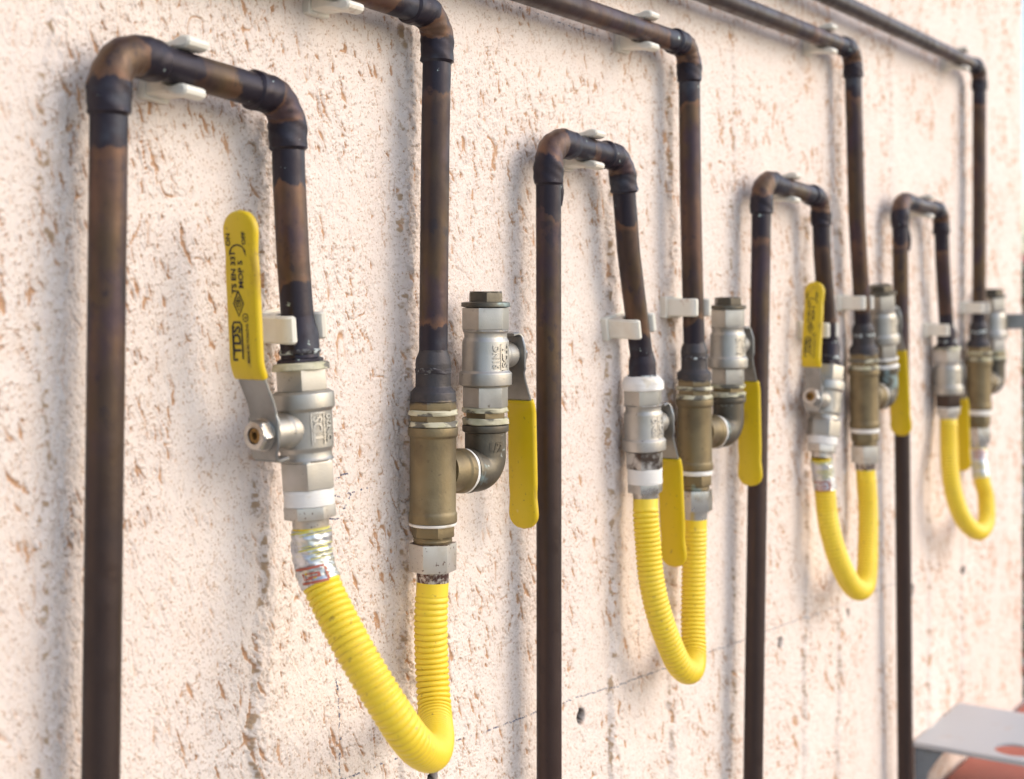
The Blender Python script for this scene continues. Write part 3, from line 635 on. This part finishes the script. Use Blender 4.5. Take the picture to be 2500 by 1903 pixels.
    nb = MB(); lathe(nb, [(-39.4 * mm, .0150 * s), (-39.6 * mm, .0184 * s), (-41.6 * mm - (u['nut'] - 55) * .5 * mm, .0182 * s), (-42.0 * mm - (u['nut'] - 55) * .5 * mm, .0168 * s)], B, axL, N, 56, .0006, 0, .0002); nb.build('thread_tape', MAT['tape'], tr)
    e0 = 41.8 + (u['nut'] - 55) * .5
    nb = MB(); lathe(nb, [(-e0 * mm, .0160 * s, 1), (-e0 * mm - .0002, .0173 * s, 1), (-(u['nut'] - 5) * mm, .0173 * s, 1), (-(u['nut'] - 4.5) * mm, .0150 * s), (-(u['nut'] - 2.5) * mm, .0148 * s), (-(u['nut'] - 2) * mm, .0152 * s), (-u['nut'] * mm, .0145 * s)], B, axL, N, 48, .0005, R(20)); nb.build('nipple', MAT['brass'], tr)
    # ---- elbow and the plugged valve
    er = thing('pipe_elbow', ['dark brass elbow with verdigris beside the nearest tee', 'dark brass elbow right of the second tee', 'small dark elbow right of the third tee', 'farthest dark elbow, right of the last tee'][k], 'pipe fitting', V0 - U * .02, 'brass elbows under the plugged valves')
    axV = (axL * .7 + U * .3).normalized()
    if k == 2: axV = (PX(2150, 720, .034) - V0).normalized()
    if k == 3: axV = (PX(2424, 720, .034) - V0).normalized()
    eb = MB(); Qe, qe, me_, he_ = bend([B + brd * brl * .56, V0, V0 + axV * .034 * s], .0165 * s, .0015)
    tube(eb, Qe, np.full(len(qe), .0166 * s), 40)
    lathe(eb, [(31.0 * mm, .0165 * s), (32.0 * mm, .0187 * s), (37.2 * mm, .0188 * s), (37.5 * mm, .0150 * s)], V0, axV, N, 48, .0008)
    lathe(eb, [(brl * .585, .0160 * s), (brl * .60, .0176 * s), (brl * .66, .0178 * s), (brl * .68, .0164 * s)], B, brd, U, 48, .0008)
    eb.build('body', MAT['dark_brass'], er)
    nb = MB(); lathe(nb, [(brl * .535, .0150 * s), (brl * .540, .0172 * s), (brl * .592, .0172 * s), (brl * .597, .0150 * s)], B, brd, U, 48, .0004, 0, .0004); nb.build('thread_tape', MAT['tape'], er)
    if k == 0:
        eb = MB(); place(eb, text_mesh('1/2', .0105, .0004), lambda p: V0 + axV * (.020 + p[1]) + (N * math.cos(-p[0] / .0166 + .45) - T * math.sin(-p[0] / .0166 + .45)) * (.0167 + max(0, p[2]))); eb.build('raised_lettering', MAT['dark_brass'], er, sharp=60)
    nb = MB(); lathe(nb, [(37.6 * mm, .0150 * s, 1), (37.7 * mm, .0176 * s, 1), (51 * mm, .0176 * s, 1), (51.3 * mm, .0150 * s, 1)], V0, axV, N, 48, .0005, R(4)); nb.build('nipple', MAT['brass'], er)
    pb = MB(); lathe(pb, [(37.7 * mm, .0177 * s), (38.4 * mm, .0187 * s), (42.2 * mm, .0184 * s), (43 * mm, .0175 * s)], V0, axV, N, 60, .0005, 0, .00055)
    lathe(pb, [(47.2 * mm, .0175 * s), (48 * mm, .0184 * s), (51.0 * mm, .0186 * s), (51.4 * mm, .0170 * s)], V0, axV, N, 60, .0005, 0, .00055); pb.build('joint_paste' if k != 2 else 'thread_tape', MAT['paste' if k != 2 else 'tape'], er)
    ball_valve(V0 + axV * .131 * s, V0 + axV * .0515 * s, 1, -U if k < 3 else N, s, ['upright valve with hexagon plug beside the nearest tall pipe, yellow lever hanging down', 'second upright plugged valve, yellow lever hanging in front of a brown pipe',
        'third upright plugged valve, its steel lever slanting to a hanging yellow grip', 'farthest plugged valve, lever standing straight out towards the right edge'][k], 'DN15', False, GV, plug=True, ls=[1.01, 1.09, 1.08, 1.0][k], print_=False)
    # ---- valve under the U
    sg, hd_ = (-1, U) if u['up'] else (1, -U)
    if k == 2: hd_ = (PX(1998, 684) - PX(2012, 1000)).normalized()
    if k == 0: hd_ = (PX(563, 540) - PX(585, 800)).normalized()
    lab = ['nearest silver valve with its printed yellow lever raised, left of the centre', 'silver valve between the loops with a broad yellow lever hanging down beside it', 'silver valve with the small raised printed yellow lever, third from the left', 'farthest inlet valve, dark stained at its lower end, lever hanging behind'][k]
    if u['flip']: a_, b_ = bot, top
    else: a_, b_ = top, bot
    so = (lambda h, an: .0) if u['flip'] else (lambda h, an, Lv=(top - bot).length: (.62 + .2 * (k == 3)) if h > Lv * .79 else (.25 if k == 3 and h > Lv * .6 else 0))
    ball_valve(a_, b_, sg, hd_, s, lab, 'DN20', u['flip'], GV, ls=[1.0, 1.04, .91, 1.0][k], gw=.85 if k == 2 else 1.0, print_=u['up'], soot_groove=so, stem_f=.49)
    if k != 2:   # paste at the top of the valve
        pb = MB(); lathe(pb, [(-.0030, .0185 * s), (-.0026, .0195 * s), (.0012, .0186 * s), (.0022, .0165 * s)] if k != 1 else [(-.004, .0190), (-.003, .0202), (.0035, .0198), (.0080, .0175), (.0100, .0140)], top, ax1, N, 60, .0005, 0, .0006 if k == 0 else .0005)
        pb.build('joint_paste', MAT['paste' if k in (0, 3) else 'tape'], rp)
    # ---- hose
    dn = -ax1; E = bot
    tl = [.0112, .0150, .0095, .002][k]
    n1 = [([(0, .0150 * s), (.0002, .0172 * s), (tl * s * .5, .0168 * s), (tl * s, .0171 * s), (tl * s + .0001, .0150 * s)], E, dn, 'thread_tape', 'tape', None),
          ([(tl * s, .0150 * s, 1), (tl * s + .0003, .0176 * s, 1), ((tl + .0088) * s, .0176 * s, 1), ((tl + .0095) * s, .0124 * s, 0), ((tl + .0155) * s, .0122 * s, 0)], E, dn, 'union_nut', 'nut' if k != 1 else 'bright_steel', (lambda h, an: .22))]
    hs = E + dn * (tl + .0150) * s
    nn = u['nut']
    n2 = [([(nn * mm, .0150 * s, 1), (nn * mm + .0002, .0187 * s, 1), ((nn + 21.5) * mm, .0187 * s, 1), ((nn + 22) * mm, .0125 * s, 0), ((nn + 30.5) * mm, .0124 * s, 0)], B, -axL, 'hex_nut', 'nut' if k in (0, 2) else 'bright_steel', (lambda h, an, a0=nn * mm, a1=(nn + 21.5) * mm: .50 if h < a0 + .0003 or h > a1 - .0003 else .02))]
    he = B - axL * (nn + 30.0) * mm
    if k == 0: mid = [PX(766, 1370, .046), PX(800, 1460, .058), PX(868, 1592, .082), PX(950, 1728, .104), PX(1008, 1812, .108), PX(1050, 1840, .092), PX(1066, 1810, .062), PX(1062, 1745, .040), PX(1055, 1640, .030), PX(1052, 1520, .028)]
    elif k == 1: mid = [PX(1577, 1262, .030), PX(1582, 1330, .032), PX(1591, 1420, .036), PX(1612, 1510, .042), PX(1646, 1600, .048), PX(1668, 1634, .050), PX(1687, 1636, .046), PX(1694, 1600, .038), PX(1692, 1510, .030), PX(1694, 1400, .028)]
    elif k == 2: mid = [PX(2012, 1170, .029), PX(2016, 1225, .031), PX(2025, 1290, .036), PX(2045, 1360, .044), PX(2070, 1415, .050), PX(2092, 1440, .052), PX(2110, 1432, .048), PX(2117, 1390, .042), PX(2119, 1320, .034), PX(2119, 1240, .030)]
    else: mid = [PX(2317, 1080, .032), PX(2320, 1150, .040), PX(2330, 1212, .046), PX(2350, 1265, .052), PX(2374, 1293, .056), PX(2394, 1297, .056), PX(2408, 1270, .052), PX(2407, 1215, .044), PX(2396, 1165, .036)]
    hl = ['nearest yellow corrugated hose, foil label at its left end, sagging in a wide V', 'yellow corrugated hose behind the lowered lever, without any label, narrow V', 'yellow hose with silver foil label under the third loop', 'short yellow hose farthest along the wall, foil label at its right end'][k]
    r_h = [.0124, .0122, .0128, .0130][k]
    pth = [hs] + mid + [he]
    lbs = [(.001, .039, 1)] if k == 0 else ([(.001, .042, 1)] if k == 2 else [])
    if k == 3:
        Lq = sum((b - a).length for a, b in zip(catmull(pth)[:-1], catmull(pth)[1:])); lbs = [(Lq - .052, Lq - .006, 1)]
    hose(pth, hl, r_h, lbs, n1=n1, n2=n2)

# ------------------------------------------------------------------ clips
def cl(px, py, along, label, sc=1.0, n=PN): return clip(PX(px, py, n), along, N, label, sc)
def hdir_(a, b): return (PX(*b) - PX(*a)).normalized()
cl(447, 169, hdir_((268, 117), (700, 243)), 'white clip gripping the top of the highest pipe loop, nearest of the clips')
cl(722, 800, hdir_((716, 640), (732, 880)), 'cream clip behind the nearest raised yellow lever', n=.0345)
cl(838, -32, hdir_((739, -70), (1069, 38)), 'yellowish clip at the top edge of the photo, on the scorched horizontal pipe')
cl(1437, 367, hdir_((1339, 342), (1517, 388)), 'white clip on top of the second pipe loop', .95)
cl(1553, 796, hdir_((1535, 620), (1569, 942)), 'cream clip on the leg above the silver valve of the second assembly')
cl(1692, 751, U, 'cream clip on the tall pipe above the second brass tee')
cl(1572, 78, hdir_((1400, 20), (1682, 113)), 'cream clip on the horizontal run of the second tall pipe')
cl(1925, 460, hdir_((1860, 441), (2003, 483)), 'small white clip on top of the third pipe loop', .95)
cl(2012, 806, U, 'white clip right of the small raised yellow lever')
cl(2100, 740, U, 'cream clip on the tall pipe above the third brass tee')
cl(2015, 97, hdir_((1900, 52), (2081, 122)), 'cream clip under the third horizontal run, near its elbow')
cl(2257, 505, hdir_((2197, 489), (2297, 516)), 'tiny white clip on top of the farthest pipe loop', .95)
cl(2304, 806, U, 'greyish clip on the leg of the farthest pipe loop')
cl(2391, 752, U, 'cream clip on the farthest tall pipe')
cl(2345, 145, hdir_((2200, 77), (2391, 166)), 'cream clip hidden under the farthest horizontal run')

# ------------------------------------------------------------------ shelf, ledge, ground, shrub
MAT['shelf'] = simple('pale_metal', (.46, .47, .48, 1), .4, .15, [(9, .45, .7, (.58, .56, .54, 1), .8), (30, .62, .7, (.46, .38, .33, 1), .6)], [(60, .1, .001)])
MAT['bracket'] = simple('grey_paint', (.20, .23, .25, 1), .5, .2, [(40, .5, .7, (.13, .14, .14, 1), .8)])
MAT['red'] = simple('red_oxide_paint', (.42, .115, .070, 1), .55, 0, [(14, .4, .7, (.36, .09, .055, 1), .8), (120, .62, .7, (.50, .22, .15, 1), .5)], [(120, .2, .001)])
MAT['ground'] = simple('concrete', (.34, .32, .29, 1), .85, 0, [(2.5, .4, .65, (.26, .245, .225, 1), .8), (40, .5, .7, (.40, .37, .33, 1), .6)], [(60, .4, .003)])
zs = ZC - .684; ta = PX(2228, 1808, 0).x; tb_ = PX(2340, 1750, 0).x
sh = thing('shelf', 'pale metal shelf with a round cut-out, fixed low on the wall at the right', 'shelf', (ta, 0, zs))
# plate with a round hole, then its turned down edges
hc = PX(2476, 1830, 0); 
def on_z(px, py, z):
    Z = F * (ZC - z) / (py - HZ); X = (px - CX) / F * Z; return (X * ST + Z * CT, -(CAMN + X * CT - Z * ST))
hx, hy = on_z(2478, 1831, zs); hr = .030; x0, x1, y0, y1 = ta, tb_, .002, .42
hx = max(hx, x0 + hr + .012); hy = -hy
mb = MB(); v = []; f = []; K = 48
def edge_pt(an):
    dx, dy = math.cos(an), math.sin(an); ts = []
    if dx > 1e-9: ts.append((x1 - hx) / dx)
    if dx < -1e-9: ts.append((x0 - hx) / dx)
    if dy > 1e-9: ts.append((y1 - hy) / dy)
    if dy < -1e-9: ts.append((y0 - hy) / dy)
    t_ = min(ts); return hx + dx * t_, hy + dy * t_
angs = sorted([2 * math.pi * j / K for j in range(K)] + [math.atan2(b - hy, a - hx) % (2 * math.pi) for a in (x0, x1) for b in (y0, y1)]); K = len(angs)
for zt in (zs, zs - .004):
    for an in angs: v.append((hx + hr * math.cos(an), -(hy + hr * math.sin(an)), zt))
    for an in angs: e = edge_pt(an); v.append((e[0], -e[1], zt))
for j in range(K):
    a = j; b = (j + 1) % K
    f += [(a, b, K + b, K + a), (2 * K + b, 2 * K + a, 3 * K + a, 3 * K + b), (a, 2 * K + a, 2 * K + b, b), (K + b, 3 * K + b, 3 * K + a, K + a)]
mb.add(v, f); mb.build('plate', MAT['shelf'], sh, sharp=30)
mb = MB(); box(mb, Vector((ta, 0, zs)), T, N, U, (-.003, .002, -.0075), (-.0002, .42, .0005), .0006); mb.build('rim', MAT['shelf'], sh)
mb = MB()
poly = [(.002, 0), (.002, -.13), (.009, -.13), (.014, -.07), (.022, -.035), (.038, -.010), (.046, 0)]
ar = sum(poly[i][0] * poly[(i + 1) % 7][1] - poly[(i + 1) % 7][0] * poly[i][1] for i in range(7)); poly = poly if ar > 0 else poly[::-1]
extrude(mb, poly, Vector((ta, 0, zs - .0105)), N, U, T, .004, .010, .0008); mb.build('bracket', MAT['bracket'], sh)
rd = thing('ledge', 'red painted ledge under the pale shelf in the lower right corner', 'ledge', (PX(2270, 1903, 0).x - .12, 0, 0))
mb = MB(); box(mb, Vector((0, 0, 0)), T, N, U, (PX(2270, 1903, 0).x - .12, .006, .0), (PX(2495, 710, 0).x + .15, .60, ZC - .779), .006); mb.build('block', MAT['red'], rd)
mb = MB(); box(mb, Vector((0, 0, 0)), T, N, U, (-60, -60, -.2), (80, 60, 0), .01); g = mb.build('ground', MAT['ground'], None); g['kind'] = 'structure'
# red-flowered shrub past the end of the wall
MAT['leaf'] = simple('leaf', (.055, .10, .028, 1), .5, 0, [(9, .4, .7, (.09, .14, .04, 1), .8)])
MAT['petal'] = simple('petal', (.45, .035, .05, 1), .5, 0)
MAT['bark'] = simple('bark', (.12, .085, .06, 1), .8, 0, [(30, .4, .7, (.07, .05, .035, 1), .8)])
we = PX(2495, 710, 0).x; sb = thing('shrub', 'green shrub with red flowers just past the end of the wall', 'shrub', (we + 1.6, .25, 0))
lf = MB(); fl = MB(); st_ = MB()
for i in range(7):
    a = random.uniform(0, 6.28); e = Vector((we + 1.6 + .4 * math.cos(a), .25 + .4 * math.sin(a), random.uniform(.9, 1.5))); Qb, qb, _, _ = bend([(we + 1.6, .25, 0), (we + 1.6 + .1 * math.cos(a), .25 + .1 * math.sin(a), .5), e], .2, .05); tube(st_, Qb, np.linspace(.016, .004, len(qb)), 8)
for i in range(5200):
    while True:
        p = Vector((random.uniform(-1, 1), random.uniform(-1, 1), random.uniform(-1, 1)))
        if .35 < p.length < 1: break
    c = Vector((we + 1.6 + p.x * .62, .25 + p.y * .62, .82 + p.z * .72)); a = Vector((random.gauss(0, 1), random.gauss(0, 1), random.gauss(0, 1))).normalized(); b = a.orthogonal().normalized(); L_ = random.uniform(.02, .045)
    (fl if i % 11 == 0 else lf).add([c - a * L_, c + b * L_ * .45, c + a * L_, c - b * L_ * .45], [(0, 1, 2, 3)])
lf.build('foliage', MAT['leaf'], sb, sharp=0); fl.build('blossom', MAT['petal'], sb, sharp=0); st_.build('stem', MAT['bark'], sb)
